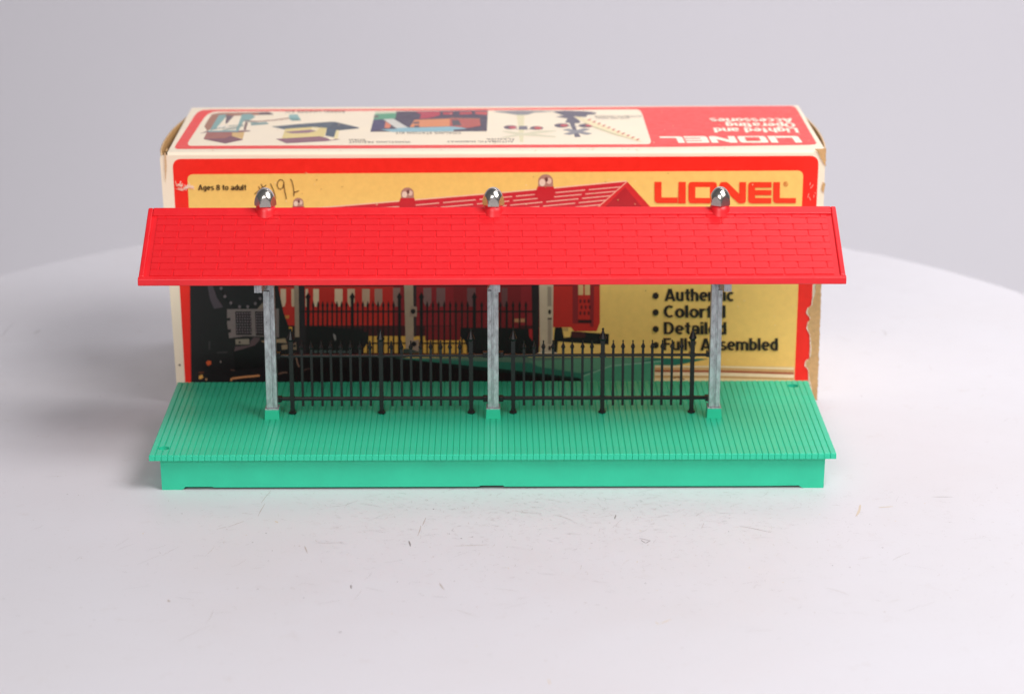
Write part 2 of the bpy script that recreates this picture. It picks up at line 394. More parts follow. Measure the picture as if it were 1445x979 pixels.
def put_bold(pr, s, p0, p1, pc, col, lay, wd=.17):
    fn = F if pr.side == 'F' else T
    A, B, Cc = fn(*p0), fn(*p1), fn(*pc)
    tot = sum(GLYPH[c][1] for c in s)-.06
    ex = (B-A)/tot; ey = Cc-A; x = -.02
    for c in s:
        for st in GLYPH[c][0]:
            L_ = []; R_ = []; n = len(st); cl = n > 6 and abs(st[0][0]-st[-1][0])+abs(st[0][1]-st[-1][1]) < 1e-6
            for i, p in enumerate(st):
                a = st[i-1] if i else (st[-2] if cl else p); b = st[i+1] if i < n-1 else (st[1] if cl else p)
                dx, dy = b[0]-a[0], b[1]-a[1]; l = math.hypot(dx, dy) or 1
                nx, ny = -dy/l*wd/2, dx/l*wd/2*.86
                for lst, sg in ((L_, 1), (R_, -1)): lst.append(A+ex*(x+p[0]+sg*nx)+ey*(p[1]+sg*ny))
            for i in range(n-1): pr.poly([L_[i], L_[i+1], R_[i+1], R_[i]], col, lay, px=False)
        x += GLYPH[c][1]

# block letters of the big wordmark, in a box 962 wide and 145 high (y down)
def logo_polys():
    L1 = [(0, 0), (48, 0), (48, 106), (157, 106), (157, 145), (22, 145), (8, 140), (0, 126)]
    I = [(164, 0), (213, 0), (213, 147), (160, 147)]
    O = [(250, 0), (404, 0), (418, 5), (424, 20), (424, 125), (418, 141), (404, 146), (250, 146), (236, 141), (230, 125), (230, 20), (236, 5)]
    Oi = [(278, 36), (376, 36), (376, 108), (278, 108)]
    Nn = [(442, 146), (442, 14), (448, 4), (460, 0), (488, 0), (500, 6), (576, 80), (576, 0), (622, 0), (622, 130), (616, 141), (604, 146), (580, 146), (566, 140), (490, 68), (490, 146)]
    E = [(658, 0), (795, 0), (795, 38), (684, 38), (684, 54), (795, 54), (795, 90), (684, 90), (684, 107), (795, 107), (795, 146), (658, 146), (642, 140), (636, 126), (636, 20), (642, 5)]
    L2 = [(806, 0), (852, 0), (852, 108), (962, 108), (962, 144), (828, 144), (812, 138), (806, 124)]
    return [(L1, 0), (I, 0), (O, 0), (Oi, 1), (Nn, 0), (E, 0), (L2, 0)]

Z = lambda ox, oy, s: (lambda *p: [(ox+x/s, oy+y/s) for x, y in p])
z1 = Z(180, 120, 3.6125); z4 = Z(180, 380, 3.6125); z5 = Z(560, 380, 3.6125); z6 = Z(860, 380, 3.6125); z2 = Z(560, 120, 3.6125); z3 = Z(860, 120, 3.6125)
a_ = Z(260, 395, 6.525); b_ = Z(390, 395, 6.529); c_ = Z(550, 395, 6.529); d_ = Z(710, 395, 6.529)
lg = Z(900, 220, 4.8167); h1 = Z(340, 250, 13.99)

# ---- front panel print
pr = Print('F')
pr.poly(rrect([(243.2, 224.5), (1155.6, 220.0), (1137.5, 600), (264.8, 603)], [13, 13, 8, 8]), '#f5281a', 0); pr.build('red_border', front)
pr = Print('F')
pr.poly(rrect([(264.2, 246.2), (1133.6, 240.8), (1119.2, 575), (281.4, 578)], [9, 9, 5, 5]), '#f4c96e', 1); pr.build('yellow_field', front)

pr = Print('F'); P = pr.poly
RD, DR, BK, CR, TN_, GY = '#c22a22', '#7c1d22', '#191516', '#e6cfa8', '#d9a648', '#8f857c'
P([(418, 296), (589, 282.5), (711, 272.5), (787, 265.5), (885, 256), (842, 294), (815, 340), (395, 392)], '#cc2632', 2)          # roof in the picture
pr.line([(405, 297), (498, 289.3), (589, 281.8), (711, 271.6), (787, 264.8), (884, 255.6)], .0006, '#f2c3a0', 3)
for k in range(12):
    t = 0.09+0.072*k
    A = Vector((885, 256)).lerp(Vector((815, 340)), t); B = Vector((418, 296)).lerp(Vector((395, 392)), t)
    seg = 9
    for j in range(seg):
        u0 = j/seg+.004; u1 = (j+.93)/seg
        pr.line([A.lerp(B, u0), A.lerp(B, u1)], .00045, '#eeb7a2', 3)
P([(885, 256), (917, 291), (945, 330), (815, 340), (842, 294)], '#d32a2c', 4); P([(882, 264), (905, 291), (920, 320), (838, 325), (850, 296)], '#b5232a', 5)
pr.line([(885, 256), (842, 294), (815, 340)], .0005, '#f0a48e', 6)
for (fx, fy, r) in ((770, 257, 10.5), (575, 274, 9.0), (421, 287, 7.5)):                      # domed nuts on the printed roof
    P([(fx-r*1.05, fy+r*.55), (fx+r*1.05, fy+r*.55), (fx+r*1.35, fy+r*1.6), (fx+r*.9, fy+r*2.4), (fx-r*.9, fy+r*2.4), (fx-r*1.5, fy+r*1.7)], '#c8242c', 5)
    P([(fx-r, fy+r*.6)]+[(fx+r*cos(pi+pi*k/12), fy-0.1*r+r*.95*sin(pi+pi*k/12)) for k in range(13)]+[(fx+r, fy+r*.6)], '#b08070', 6)
    pr.disc(fx-r*.45, fy+r*.05, r*.42, r*.5, '#ead0b8', 7, 10); pr.disc(fx+r*.45, fy-r*.15, r*.36, r*.42, '#e2c0aa', 7, 10); pr.disc(fx+r*.1, fy-.35*r, r*.22, r*.34, '#6c4038', 8, 8)
# train: body, windows
P([(380, 388), (846.5, 388), (846.5, 455), (842, 467), (810, 467), (806, 461.5), (400, 461.5), (380, 440)], RD, 3)
P([(556, 388), (764, 388), (764, 462), (556, 462)], '#8c2027', 4); P([(640, 388), (735, 388), (735, 462), (640, 462)], DR, 5)
for i, (x0, x1, cc) in enumerate(((38, 88, '#d6b99a'), (138, 170, '#cdb090'), (268, 292, '#d6b99a'), (340, 392, '#dcc3a0'), (538, 610, '#d9bd9a'), (655, 722, '#c9aa8a'), (790, 860, '#bf9c80'), (905, 976, '#a98270'))):
    P(b_((x0, 82), (x1, 82), (x1, 200), ((x0+x1)/2+12, 245), ((x0+x1)/2-12, 245), (x0, 200)), cc, 6)
for x0, x1, cc in ((30, 96, '#8f6e64'), (310, 384, '#83605c'), (430, 512, '#7b5654'), (712, 792, '#6f4a4a'), (1030, 1085, '#6c4444')):
    P(c_((x0, 72), (x1, 72), (x1, 205), ((x0+x1)/2+14, 245), ((x0+x1)/2-14, 245), (x0, 205)), cc, 6)
pr.line([(392, 403.5), (846, 402)], .0007, '#54161a', 6)
P(d_((640, 40), (690, 40), (690, 400), (640, 400)), '#8a2126', 6); P(d_((800, 40), (838, 40), (832, 430), (800, 430)), '#8a2126', 6)
P(d_((692, 40), (738, 40), (738, 138), (692, 138)), '#d8b27a', 7); P(d_((752, 40), (800, 40), (800, 138), (752, 138)), '#d8b27a', 7)
for r in range(3):
    for cc in range(3): pr.disc(*d_((712+cc*38+(r % 2)*10, 195+r*55))[0], 1.6, 3.0, '#5d1519', 7, 8)
P(d_((690, 365), (815, 365), (815, 398), (690, 398)), '#3c1013', 7)
P(b_((55, 325), (120, 325), (115, 355), (60, 355)), '#c8813c', 6); P(d_((103, 355), (200, 355), (200, 388), (103, 388)), '#b98058', 6)
P(d_((150, 372), (160, 372), (160, 388), (150, 388)), '#6c1d22', 7)
# under the train: yellow glimpses, black trucks, ballast shade
P([(505, 473), (664, 473), (664, 500), (505, 500)], TN_, 4)
P([(600, 460), (650, 460), (650, 480), (600, 480)], '#7e1d22', 5)
P([(386, 459), (756, 459), (756, 474), (386, 474)], '#4a171b', 4); P([(386, 461), (512, 463), (512, 500), (386, 500)], '#241a1c', 5)
P(b_((300, 430), (420, 425), (640, 455), (850, 480), (850, 560), (800, 640), (560, 655), (300, 640)), BK, 6)
P(c_((650, 440), (1115, 445), (1115, 690), (735, 690), (690, 560), (650, 520)), BK, 6); P(d_((-20, 445), (235, 450), (240, 520), (300, 600), (330, 690), (-20, 690)), BK, 6)
P(d_((225, 455), (335, 440), (335, 610), (270, 600), (230, 540)), '#b3262a', 5)
P(d_((478, 435), (540, 435), (560, 530), (620, 525), (630, 470), (700, 478), (975, 495), (972, 592), (860, 590), (640, 575), (505, 565), (495, 690), (450, 690), (465, 560)), BK, 7)
P(d_((630, 470), (760, 480), (755, 530), (635, 530)), '#4a1a1e', 8)
for k in range(7): P(d_((880+k*12, 500), (886+k*12, 500), (886+k*12, 585), (880+k*12, 585)), '#0d0b0c', 8)
P(d_((540, 440), (600, 440), (600, 470), (540, 465)), '#c8a060', 6)
P([(380, 497), (560, 503), (640, 511), (720, 521), (820, 532.5), (824, 545), (275, 560), (275, 520)], '#1c1617', 5)
P([(386, 497), (745, 499), (745, 503.5), (386, 503.5)], '#34161a', 6)
P(b_((330, 645), (670, 650), (665, 672), (330, 670)), '#4c5a56', 7)
# platform in the picture
P([(556, 505), (700, 503.5), (860, 503.5), (1000, 506), (935, 519), (935, 545), (828, 545), (818, 533), (700, 519.5), (640, 513.5)], '#2f7660', 6)
P([(556, 505), (700, 503.5), (925, 503.5), (900, 512), (760, 512), (640, 508)], '#5d7c68', 7)
P([(745, 509), (850, 505), (925, 505), (860, 518), (818, 526), (760, 517)], '#5f9a78', 8)
P([(826, 545), (822, 531), (862, 516.5), (935, 509.5), (927, 519), (925, 545)], '#4c9c78', 9); pr.line([(822, 530.5), (862, 516), (935, 509)], .0006, '#8fc0a0', 10)
for k in range(26): x = 660+k*6; pr.line([(x, 515+(x-660)*.105), (x, 520+(x-660)*.09)], .00025, '#204c40', 9)
pr.line([(640, 517), (720, 524.5), (818, 535)], .0006, '#16302a', 9)
# pale boards at lower right
P([(924, 515), (1121, 517), (1121, 560), (922, 560)], '#e6c98e', 10)
for y0, wd, cc in ((517, .0007, '#f0dcae'), (520, .0009, '#d0a266'), (523.5, .0012, '#a95c3c'), (527.5, .0016, '#f0d9b0'), (531.5, .0008, '#c4955c'), (536, .0012, '#ecd2a0')):
    pr.line([(924, y0-.6), (1020, y0), (1120, y0+3)], wd, cc, 11)
pr.line([(950, 533), (956, 531.5), (962, 533.5), (966, 535)], .0005, '#6a3a2c', 12)
# locomotive
P([(268, 388), (388, 388), (392, 402), (400, 440), (408, 462), (412, 502), (400, 560), (270, 565)], '#1b1718', 7)
P(a_((215, 50), (262, 50), (300, 160), (360, 250), (275, 265), (235, 170)), '#4c4248', 8)
pr.disc(344, 402, 33, 34, '#100d0e', 9, 30); pr.disc(344, 402, 29.5, 30.5, '#1d181a', 10, 30)
for x, y in ((340, 75), (375, 150), (430, 210), (510, 245), (585, 245), (655, 215), (700, 170), (722, 110)): pr.disc(*a_((x, y))[0], 2.2, 2.4, '#6e6266', 11, 8)
P(a_((672, 265), (735, 195), (735, 262)), '#857668', 10)
P(a_((395, 268), (872, 262), (872, 525), (560, 515), (415, 535), (395, 400)), '#7d706d', 9)
P(a_((470, 288), (615, 288), (622, 505), (478, 505)), '#2b2022', 10); P(a_((652, 288), (735, 288), (735, 512), (660, 510)), '#2b2022', 10)
for r in range(8):
    for q in range(6): pr.disc(*a_((487+q*24+(r % 2)*4, 306+r*25))[0], 1.0, 1.0, '#84747a', 11, 6)
    for q in range(4): pr.disc(*a_((668+q*22, 306+r*25))[0], .95, 1.0, '#84747a', 11, 6)
P(a_((395, 350), (425, 345), (425, 372), (395, 375)), '#181415', 10); P(a_((400, 455), (430, 450), (430, 480), (405, 485)), '#181415', 10)
P(a_((470, 545), (598, 540), (600, 592), (475, 592)), '#8c7f70', 9); pr.disc(*a_((510, 572))[0], 1.6, 1.8, '#2a2022', 10, 8)
P(a_((610, 560), (640, 525), (700, 530), (690, 560), (650, 600), (520, 640), (460, 655), (470, 610), (600, 600)), '#5c484a', 9)
P(a_((705, 560), (930, 535), (945, 580), (870, 575), (735, 575)), '#a08a6c', 9); P(a_((895, 600), (950, 590), (950, 635), (900, 640)), '#9a8468', 9)
P(a_((985, 600), (1030, 570), (1035, 640), (990, 640)), '#8f7a64', 10); pr.disc(*a_((1015, 605))[0], 2.0, 2.0, '#221a1a', 11, 8)
P(a_((450, 640), (700, 560), (735, 580), (735, 800), (470, 830), (460, 700)), '#100d0e', 8)
P(a_((200, 755), (220, 738), (248, 745), (248, 775), (215, 788)), '#c8552c', 9); pr.disc(*a_((335, 752))[0], 1.0, 1.4, '#9a9088', 9, 6)
P(a_((225, 560), (240, 560), (240, 640), (225, 640)), '#3a3436', 9); P(a_((300, 662), (395, 655), (400, 668), (300, 674)), '#3c3738', 9)
P(a_((135, 880), (165, 868), (178, 895), (150, 912), (135, 908)), '#d9a050', 9); P(a_((135, 845), (180, 842), (180, 855), (135, 857)), '#6a3a22', 9)
pr.line(a_((440, 905), (560, 890), (695, 878)), .0010, '#c98a58', 9); pr.disc(*a_((433, 915))[0], 1.3, 2.4, '#c98a58', 9, 8); pr.disc(*a_((203, 912))[0], 1.5, 1.6, '#b08860', 9, 8)
pr.line(a_((868, 865), (905, 850), (950, 850)), .0007, '#7a6050', 9); pr.line(a_((425, 825), (465, 830)), .0006, '#5a4038', 9)
P(b_((0, 290), (100, 410), (110, 470), (0, 470)), '#151112', 8); P(b_((112, 430), (145, 430), (145, 470), (130, 470)), '#d9a040', 9)
pr.line(b_((185, 715), (195, 770), (212, 800)), .0007, '#8a705e', 9); pr.line(b_((245, 830), (310, 812)), .0004, '#6a564c', 9); pr.line(b_((510, 820), (512, 870)), .0004, '#5a4840', 9)
P(b_((522, 490), (545, 505), (555, 545), (540, 560), (528, 530)), '#8a8480', 8); pr.disc(*b_((510, 595))[0], 1.8, 1.6, '#7c7060', 8, 7)
# posts and railings of the printed platform
P(b_((165, 50), (205, 50), (212, 525), (172, 525)), '#9b8672', 10); P(b_((205, 50), (260, 50), (272, 700), (200, 700), (206, 525)), '#2c2226', 9)
P(c_((132, 40), (216, 40), (222, 620), (148, 632)), '#a8927a', 10); P(c_((216, 40), (246, 40), (246, 520), (222, 520)), '#38282a', 9)
P(c_((195, 235), (250, 245), (250, 335), (180, 335)), '#9a8270', 11); pr.disc(*c_((215, 288))[0], 3.6, 3.6, '#1a1214', 12, 10); P(c_((200, 560), (270, 545), (265, 660), (190, 630)), '#9a8270', 11); pr.disc(*c_((222, 588))[0], 3.8, 3.8, '#1a1214', 12, 10)
P(c_((120, 632), (275, 632), (275, 670), (120, 672)), '#39413a', 10)
P(d_((332, 36), (462, 36), (456, 680), (340, 680)), '#cbb79a', 10); P(d_((262, 36), (330, 36), (330, 680), (275, 680)), '#271b1e', 9)
P(d_((410, 60), (445, 60), (445, 240), (410, 240)), '#a08e7a', 11); P(d_((412, 360), (446, 360), (446, 590), (412, 590)), '#a08e7a', 11); pr.line(d_((410, 354), (448, 354)), .0008, '#3a2c2a', 12)
pr.disc(*d_((428, 292))[0], 2.1, 3.6, '#3a2a28', 12, 10); pr.disc(*d_((428, 625))[0], 2.1, 3.6, '#3a2a28', 12, 10)
P([(760, 497), (785, 497), (790, 500.5), (756, 500.5)], '#e2cfb0', 10)
def printed_picket(x, yt, wd, lay, yb=498):
    P([(x-wd*.5, yb), (x-wd*.5, yt+9), (x-wd*.85, yt+7), (x, yt), (x+wd*.85, yt+7), (x+wd*.5, yt+9), (x+wd*.5, yb)], '#1d1315', lay)
for f_, xs in ((b_, (293, 700)), (c_, (90, 292, 780))):
    for x in xs: printed_picket(f_((x, 0))[0][0], 412, 4.4, 9)
for f_, xs in ((b_, (340, 385, 428, 470, 515, 558, 602, 645, 750, 797, 842, 890, 937, 985, 1033, 1080)), (c_, (35, 345, 398, 450, 503, 557, 610, 665, 718, 848, 1020, 1075)), (d_, (35, 92, 152, 210))):
    for x in xs: printed_picket(f_((x, 0))[0][0], 424, 2.3, 8)
for y in (439.2, 484): pr.line([(424, y), (757, y)], .00075, '#1d1315', 9)
pr.build('cover_picture', front)

pr = Print('F')
A, B, D = F(923.5, 256.5), F(1123.5, 257.0), F(923.5, 286.6)
for q, k in logo_polys():
    pr.poly([A+(B-A)*(x/962)+(D-A)*(y/145) for x, y in q], '#ef3a1d' if not k else '#f4c96e', 13+k, px=False)
for k in range(12):
    a0, a1 = 2*pi*k/12, 2*pi*(k+1)/12; pr.line([(1108.7+3.1*cos(a0), 259.6+3.1*sin(a0)), (1108.7+3.1*cos(a1), 259.6+3.1*sin(a1))], .00022, '#c8602c', 13)
put_text(pr, 'R', (1107.2, 261.6), (1110.4, 261.6), (1107.2, 257.8), '#c8602c', 14)
pr.build('wordmark', front)
pr = Print('F')
for s, xa, xb, yb, yt in (('Authentic', 938.5, 1035.5, 424.4, 406.9), ('Colorful', 937, 1024, 447.8, 430.3), ('Detailed', 937, 1025, 471.3, 453.8), ('Fully Assembled', 936.3, 1097.6, 493.8, 476.4)):
    put_bold(pr, s, (xa, yb), (xb, yb+.2), (xa-.3, yt), '#2a201a', 13, .185)
    pr.disc(925.2, (yb+yt)/2+1.3, 4.4, 4.6, '#2a201a', 13, 16)
pr.build('feature_list', front)
pr = Print('F'); put_bold(pr, 'Ages 8 to adult', (279.8, 268.4), (347.6, 268.2), (279.7, 260.6), '#241a14', 13, .165); pr.build('age_notice', front)
# pen writing: #192
pr = Print('F'); PEN = '#5a3c22'
for st in ([(350, 180), (382, 252)], [(400, 130), (440, 235), (470, 320)], [(270, 335), (390, 235), (500, 155)], [(585, 125), (640, 250), (672, 360), (690, 430)],
           [(845, 75), (800, 48), (760, 52), (728, 95), (715, 160), (738, 220), (785, 236), (830, 205), (848, 130), (846, 85), (852, 160), (866, 270), (897, 430)],
           [(978, 32), (1010, 85), (1035, 190), (1048, 290), (1045, 375)], [(1048, 305), (1095, 285), (1150, 268)]):
    pr.line(h1(*st), .00042, PEN, 14)
pr.build('pen_writing', front)
# scraped white patch by the age notice, small scuffs
pr = Print('F'); rr = random.Random(5)
for k in range(60):
    x = 248+rr.random()*24; y = 264+rr.uniform(-4, 4)*(1-(x-248)/34); ln = rr.uniform(2, 7); a = rr.uniform(-.35, .45) if k > 14 else rr.uniform(-2.0, -1.1)
    pr.line([(x, y), (x+ln*.5*cos(a), y+ln*.5*sin(a)+rr.uniform(-.4, .4)), (x+ln*cos(a), y+ln*sin(a))], rr.uniform(.00012, .00036), rr.choice(('#f6dcc4', '#f3b79c', '#f7e4cf')), 15)
for k in range(46):
    x = rr.uniform(290, 1125); y = rr.uniform(242, 292) if k % 3 else rr.uniform(404, 520)
    if y > 400 and x < 870: x = rr.uniform(880, 1120)
    pr.disc(x, y, rr.uniform(.5, 1.1), rr.uniform(.4, .9), rr.choice(('#a87838', '#f2cfa0', '#caa060', '#f3d6a8')), 15, 6)
for k in range(8): x = rr.uniform(1138, 1152); y = rr.uniform(255, 280); pr.line([(x, y), (x+rr.uniform(-3, 3), y+rr.uniform(1, 5))], .0003, '#f6a08c', 15)
pr.disc(253.5, 514.5, 1.4, 1.3, '#26201c', 15, 8)
pr.build('scuff_mark', front)
# torn strip of bare brown card along the right edge
def ragged(pts, amp, seed, step=3.0):
    r_ = random.Random(seed); out = []
    for p, q in zip(pts, pts[1:]+pts[:1]):
        p, q = Vector(p), Vector(q); n_ = max(1, int((q-p).length/step))
        for k in range(n_): out.append(p.lerp(q, k/n_)+(Vector((r_.uniform(-amp, amp), r_.uniform(-amp, amp)))))
    return [tuple(x) for x in out]
tear = z6((1052, 60), (1080, 60), (1072, 320), (1058, 700), (1030, 700), (1030, 600), (1015, 540), (1015, 510), (998, 492), (1000, 465), (1020, 455), (1028, 420), (1022, 330), (1008, 300), (1012, 270), (1024, 250), (1008, 222), (1012, 195), (1032, 182), (1036, 150), (1048, 120))
pr = Print('F'); pr.poly(ragged([(x-.9, y) for x, y in tear], .6, 3), '#f3e2cc', 16); pr.poly(ragged(tear, .55, 4), M_TORN, 17)
pr.build('torn_patch', front); pr = Print('F'); pr.poly(ragged(z3((1046, 326), (1104, 322), (1102, 415), (1082, 385), (1066, 350)), .4, 6, 2.0), M_TORN, 17); pr.build('torn_patch', front); pr = Print('F'); pr.poly(ragged(z3((1086, 492), (1099, 500), (1094, 555), (1080, 530)), .5, 8, 2.0), M_TORN, 17)
pr.build('torn_patch', front); pr = Print('F'); pr.poly(ragged(z1((188, 345), (196, 345), (200, 420), (194, 500), (190, 420)), .25, 9, 2.0), '#d9b48c', 17)
pr.build('torn_patch', front)

# ---- top panel print
pr = Print('T')
pr.poly(rrect([(246.6, 210.3), (600, 209.6), (960, 208.0), (1060, 206.2)], 0)[:0] or
        [(250, 210.6), (430, 210.1), (600, 209.5), (960, 207.6), (1060, 206.0), (1140, 204.9), (1150, 204.0), (1152.5, 202.2), (1150.5, 199.5), (1128, 160), (1123.5, 152.5), (1119, 150.2), (1113, 149.7),
         (950, 150.8), (700, 153.2), (480, 154.4), (300, 155.0), (286, 155.8), (279, 158.6), (275, 163), (247.5, 206), (246.5, 208.8)], '#f0463f', 0)
pr.build('red_border', top)
pr = Print('T')
pr.poly(rrect([(262, 206.2), (920, 203.9), (904, 154.8), (294, 157.9)], [9, 7, 7, 13]), M_CREAM, 1); pr.build('cream_field', top)
pr = Print('T')
# wordmark, upside down
A, B, D = T(1132.7, 202.6), T(931.0, 203.2), T(1130.0, 192.4)
A, B, D = T(1130.5, 192.6+9.2), T(934.5, 193.0+9.2), T(1124.5, 192.2)
BOT = T(1124.5, 192.0)
A0 = T(1132.6, 201.6); B0 = T(935.0, 202.2); D0 = T(1125.6, 192.4)
tp0, tp1, bt0 = A0, B0, D0
for q, k in logo_polys():
    pr.poly([tp0+(tp1-tp0)*(x/962)+(bt0-tp0)*(y/145) for x, y in q], '#fbeed8' if not k else '#f0463f', 2+k, px=False)
for s, xa, ya, xb, yb, yc in (('Lighted and', 1124.2, 181.0, 1006.5, 181.2, 187.6), ('Operating', 1120.0, 174.2, 1023.5, 174.4, 180.4), ('Accessories', 1116.5, 168.0, 1001.5, 168.2, 173.8)):
    put_bold(pr, s, (xa, ya), (xb, yb), (xa+3.2, yc), '#fbeed8', 2, .19)
pr.build('wordmark', top)
pr = Print('T')
def cap(s, xa, xb, y, hgt, col='#5a4a44'): put_text(pr, s, (xa, y), (xb, y), (xa+.6, y+hgt), col, 4, bold=0.012, space=1.15)
cap('BARREL LOADER KIT', 486, 402, 157.0, 2.6); cap('WHISTLING FREIGHT', 579, 492, 199.8, 2.3); cap('SHED', 515, 492, 196.9, 2.0)
cap('COALING STATION KIT', 650, 558, 186.8, 2.8); cap('AUTOMATIC HIGHWAY', 724.5, 630, 199.2, 2.3); cap('FLASHER', 725, 686, 196.0, 2.0)
cap('AUTOMATIC CROSSING', 905, 839, 163.6, 2.4, '#8a7c74'); cap('GATE AND SIGNAL', 888, 840, 166.2, 2.4, '#8a7c74')
pr.build('caption_lettering', top)
pr = Print('T'); P = pr.poly
k1 = Z(215, 145, 7.225); k2 = Z(380, 145, 7.225); k3 = Z(560, 145, 7.225); k4 = Z(740, 145, 7.225)
k5 = Z(380, 150, 12.04); k6 = Z(500, 150, 10.32)
BR, TE, PU, YE = '#a8745e', '#86a9a4', '#8c6468', '#e3cd88'
# loader kit
P(k1((520, 375), (560, 300), (820, 300), (815, 345), (930, 380), (745, 420)), '#a5665a', 3); P(k1((815, 305), (940, 305), (920, 372), (812, 345)), '#d8b070', 4); P(k1((520, 375), (745, 365), (800, 340), (930, 380), (745, 420)), '#80505a', 4)
P(k1((480, 320), (560, 290), (990, 285), (1000, 295), (870, 308), (560, 305)), '#8f6668', 5)
P(k1((610, 120), (690, 108), (1190, 98), (1238, 124), (900, 135), (760, 140), (640, 250), (560, 290), (530, 245), (560, 190), (580, 160)), BR, 3); P(k1((1080, 102), (1190, 98), (1240, 126), (1090, 128)), '#6b5558', 4)
P(k1((680, 128), (755, 122), (740, 160), (650, 265), (590, 290), (600, 260)), TE, 4); P(k1((755, 128), (830, 140), (760, 215), (745, 220)), '#6f5c62', 5)
P(k1((915, 120), (1010, 118), (1050, 150), (985, 185), (930, 190), (880, 285), (850, 290), (890, 190)), TE, 4); P(k1((560, 290), (870, 285), (880, 300), (570, 303)), '#88aaa8', 6)
for st in ([(600, 280), (760, 245), (930, 230)], [(640, 265), (780, 265), (930, 240)], [(720, 285), (880, 262)], [(930, 190), (1080, 210)]): pr.line(k1(*st), .0014, '#77908e', 6)
P(k1((950, 200), (975, 205), (950, 285), (930, 275)), '#7a5a58', 5); P(k1((1000, 212), (1160, 200), (1190, 222), (1010, 236)), '#86a09c', 6)
pr.line(k1((940, 185), (1060, 195), (1240, 182), (1395, 162)), .0022, '#a57464', 5); P(k2((205, 125), (285, 122), (325, 182), (230, 188), (200, 165)), '#8fb4b0', 6); P(k2((200, 160), (230, 186), (325, 184), (300, 165)), '#6f9490', 7)
for x in (660, 690, 730): P(k1((x, 255+(x % 3)*4), (x+35, 232), (x+48, 245), (x+10, 268)), '#efe3d0', 7)
# freight shed
P(k5((40, 352), (500, 308), (1040, 270), (1120, 272), (1500, 360), (1540, 380), (1200, 415), (1100, 520), (1100, 535), (950, 505), (980, 375), (760, 360), (420, 385), (270, 402)), '#56616a', 3); P(k5((1120, 272), (1540, 380), (1200, 415), (1000, 375)), '#4c5560', 4)
P(k5((270, 390), (740, 358), (980, 378), (935, 520), (880, 540), (215, 555)), YE, 4); P(k5((260, 440), (700, 405), (800, 430), (640, 462), (380, 468)), '#96707a', 5); P(k5((740, 358), (860, 372), (800, 430), (700, 405)), '#eedcae', 5)
P(k5((110, 560), (860, 518), (1000, 552), (1210, 570), (960, 600), (290, 636)), '#8d5f6c', 5); P(k5((1100, 530), (1140, 412), (1190, 412), (1160, 565), (1110, 562)), '#ecd9a0', 5); P(k5((935, 522), (1110, 555), (1110, 572), (1040, 580)), '#f3e2c4', 6); P(k5((960, 505), (985, 378), (1130, 400), (1098, 528)), '#4a5866', 5)
# coaling station photo
P([(522.5, 186.5), (530, 158), (688.5, 156.3), (687, 185.8)], '#4e4353', 3)
P(k6((300, 118), (610, 105), (600, 185), (420, 195), (280, 200)), '#5f9e7c', 4); P(k6((310, 80), (610, 80), (615, 105), (300, 118)), '#ccd2b4', 4); P(k6((290, 140), (355, 140), (350, 170), (285, 172)), '#6a5a5a', 5)
P(k6((280, 200), (430, 200), (470, 320), (240, 375)), '#4f4868', 4); P(k6((420, 195), (570, 188), (785, 318), (610, 325)), '#d3cfc4', 6); P(k6((455, 225), (540, 280), (510, 325), (440, 322)), '#d97f60', 5)
P(k6((380, 345), (1445, 300), (1445, 372), (560, 380)), '#8fb9c2', 5); P(k3((0, 262), (600, 245), (720, 270), (300, 295), (0, 300)), '#8fb9c2', 5)
P(k6((880, 205), (1380, 185), (1380, 300), (950, 310), (815, 310), (870, 255)), '#e0875a', 6); P(k6((870, 235), (945, 230), (945, 262), (850, 262)), '#5d5058', 7); P(k6((870, 285), (945, 280), (945, 315), (880, 318)), '#5d5058', 7)
P(k3((530, 165), (845, 172), (855, 240), (720, 262), (540, 245)), '#b85a50', 6); P(k3((560, 180), (630, 180), (660, 235), (570, 240)), '#5a5258', 7); pr.line(k3((540, 160), (850, 168)), .0010, '#d8966c', 8); P(k3((180, 180), (540, 165), (540, 245), (230, 250), (130, 255)), '#de8c5c', 6)
P(k3((190, 95), (440, 92), (440, 130), (380, 150), (300, 165), (230, 165), (250, 125)), '#b83e4e', 5); P(k3((470, 100), (570, 98), (570, 125), (470, 125)), '#b84048', 5); P(k3((640, 100), (760, 98), (770, 120), (640, 125)), '#c0484c', 5); P(k3((800, 98), (925, 95), (922, 128), (800, 120)), '#cc5450', 5)
# highway flasher
P(k3((980, 90), (1280, 84), (1660, 90), (1400, 105), (1330, 128), (1220, 128), (1100, 108), (1030, 102)), '#8d8a8c', 3); P(k3((1220, 128), (1300, 128), (1290, 405), (1255, 405), (1240, 250)), '#e4d9b0', 4)
P(k3((1070, 355), (1240, 322), (1445, 290), (1620, 285), (1625, 296), (1320, 330), (1100, 362)), '#ddd4b4', 5); P(k3((1080, 290), (1300, 312), (1620, 345), (1620, 358), (1250, 335), (1080, 300)), '#ddd4b4', 5)
pr.disc(*k3((1158, 255))[0], 9.5, 2.8, '#6d5a64', 6, 16); pr.disc(*k3((1180, 257))[0], 5.5, 2.2, '#c05660', 7, 14); pr.disc(*k3((1425, 262))[0], 9.5, 2.6, '#6d5a64', 6, 16); pr.disc(*k3((1440, 262))[0], 5.5, 2.0, '#c85a58', 7, 14)
P(k3((1245, 242), (1330, 242), (1330, 278), (1245, 278)), '#77727c', 6); pr.line(k3((1210, 275), (1390, 275)), .0008, '#77727c', 6)
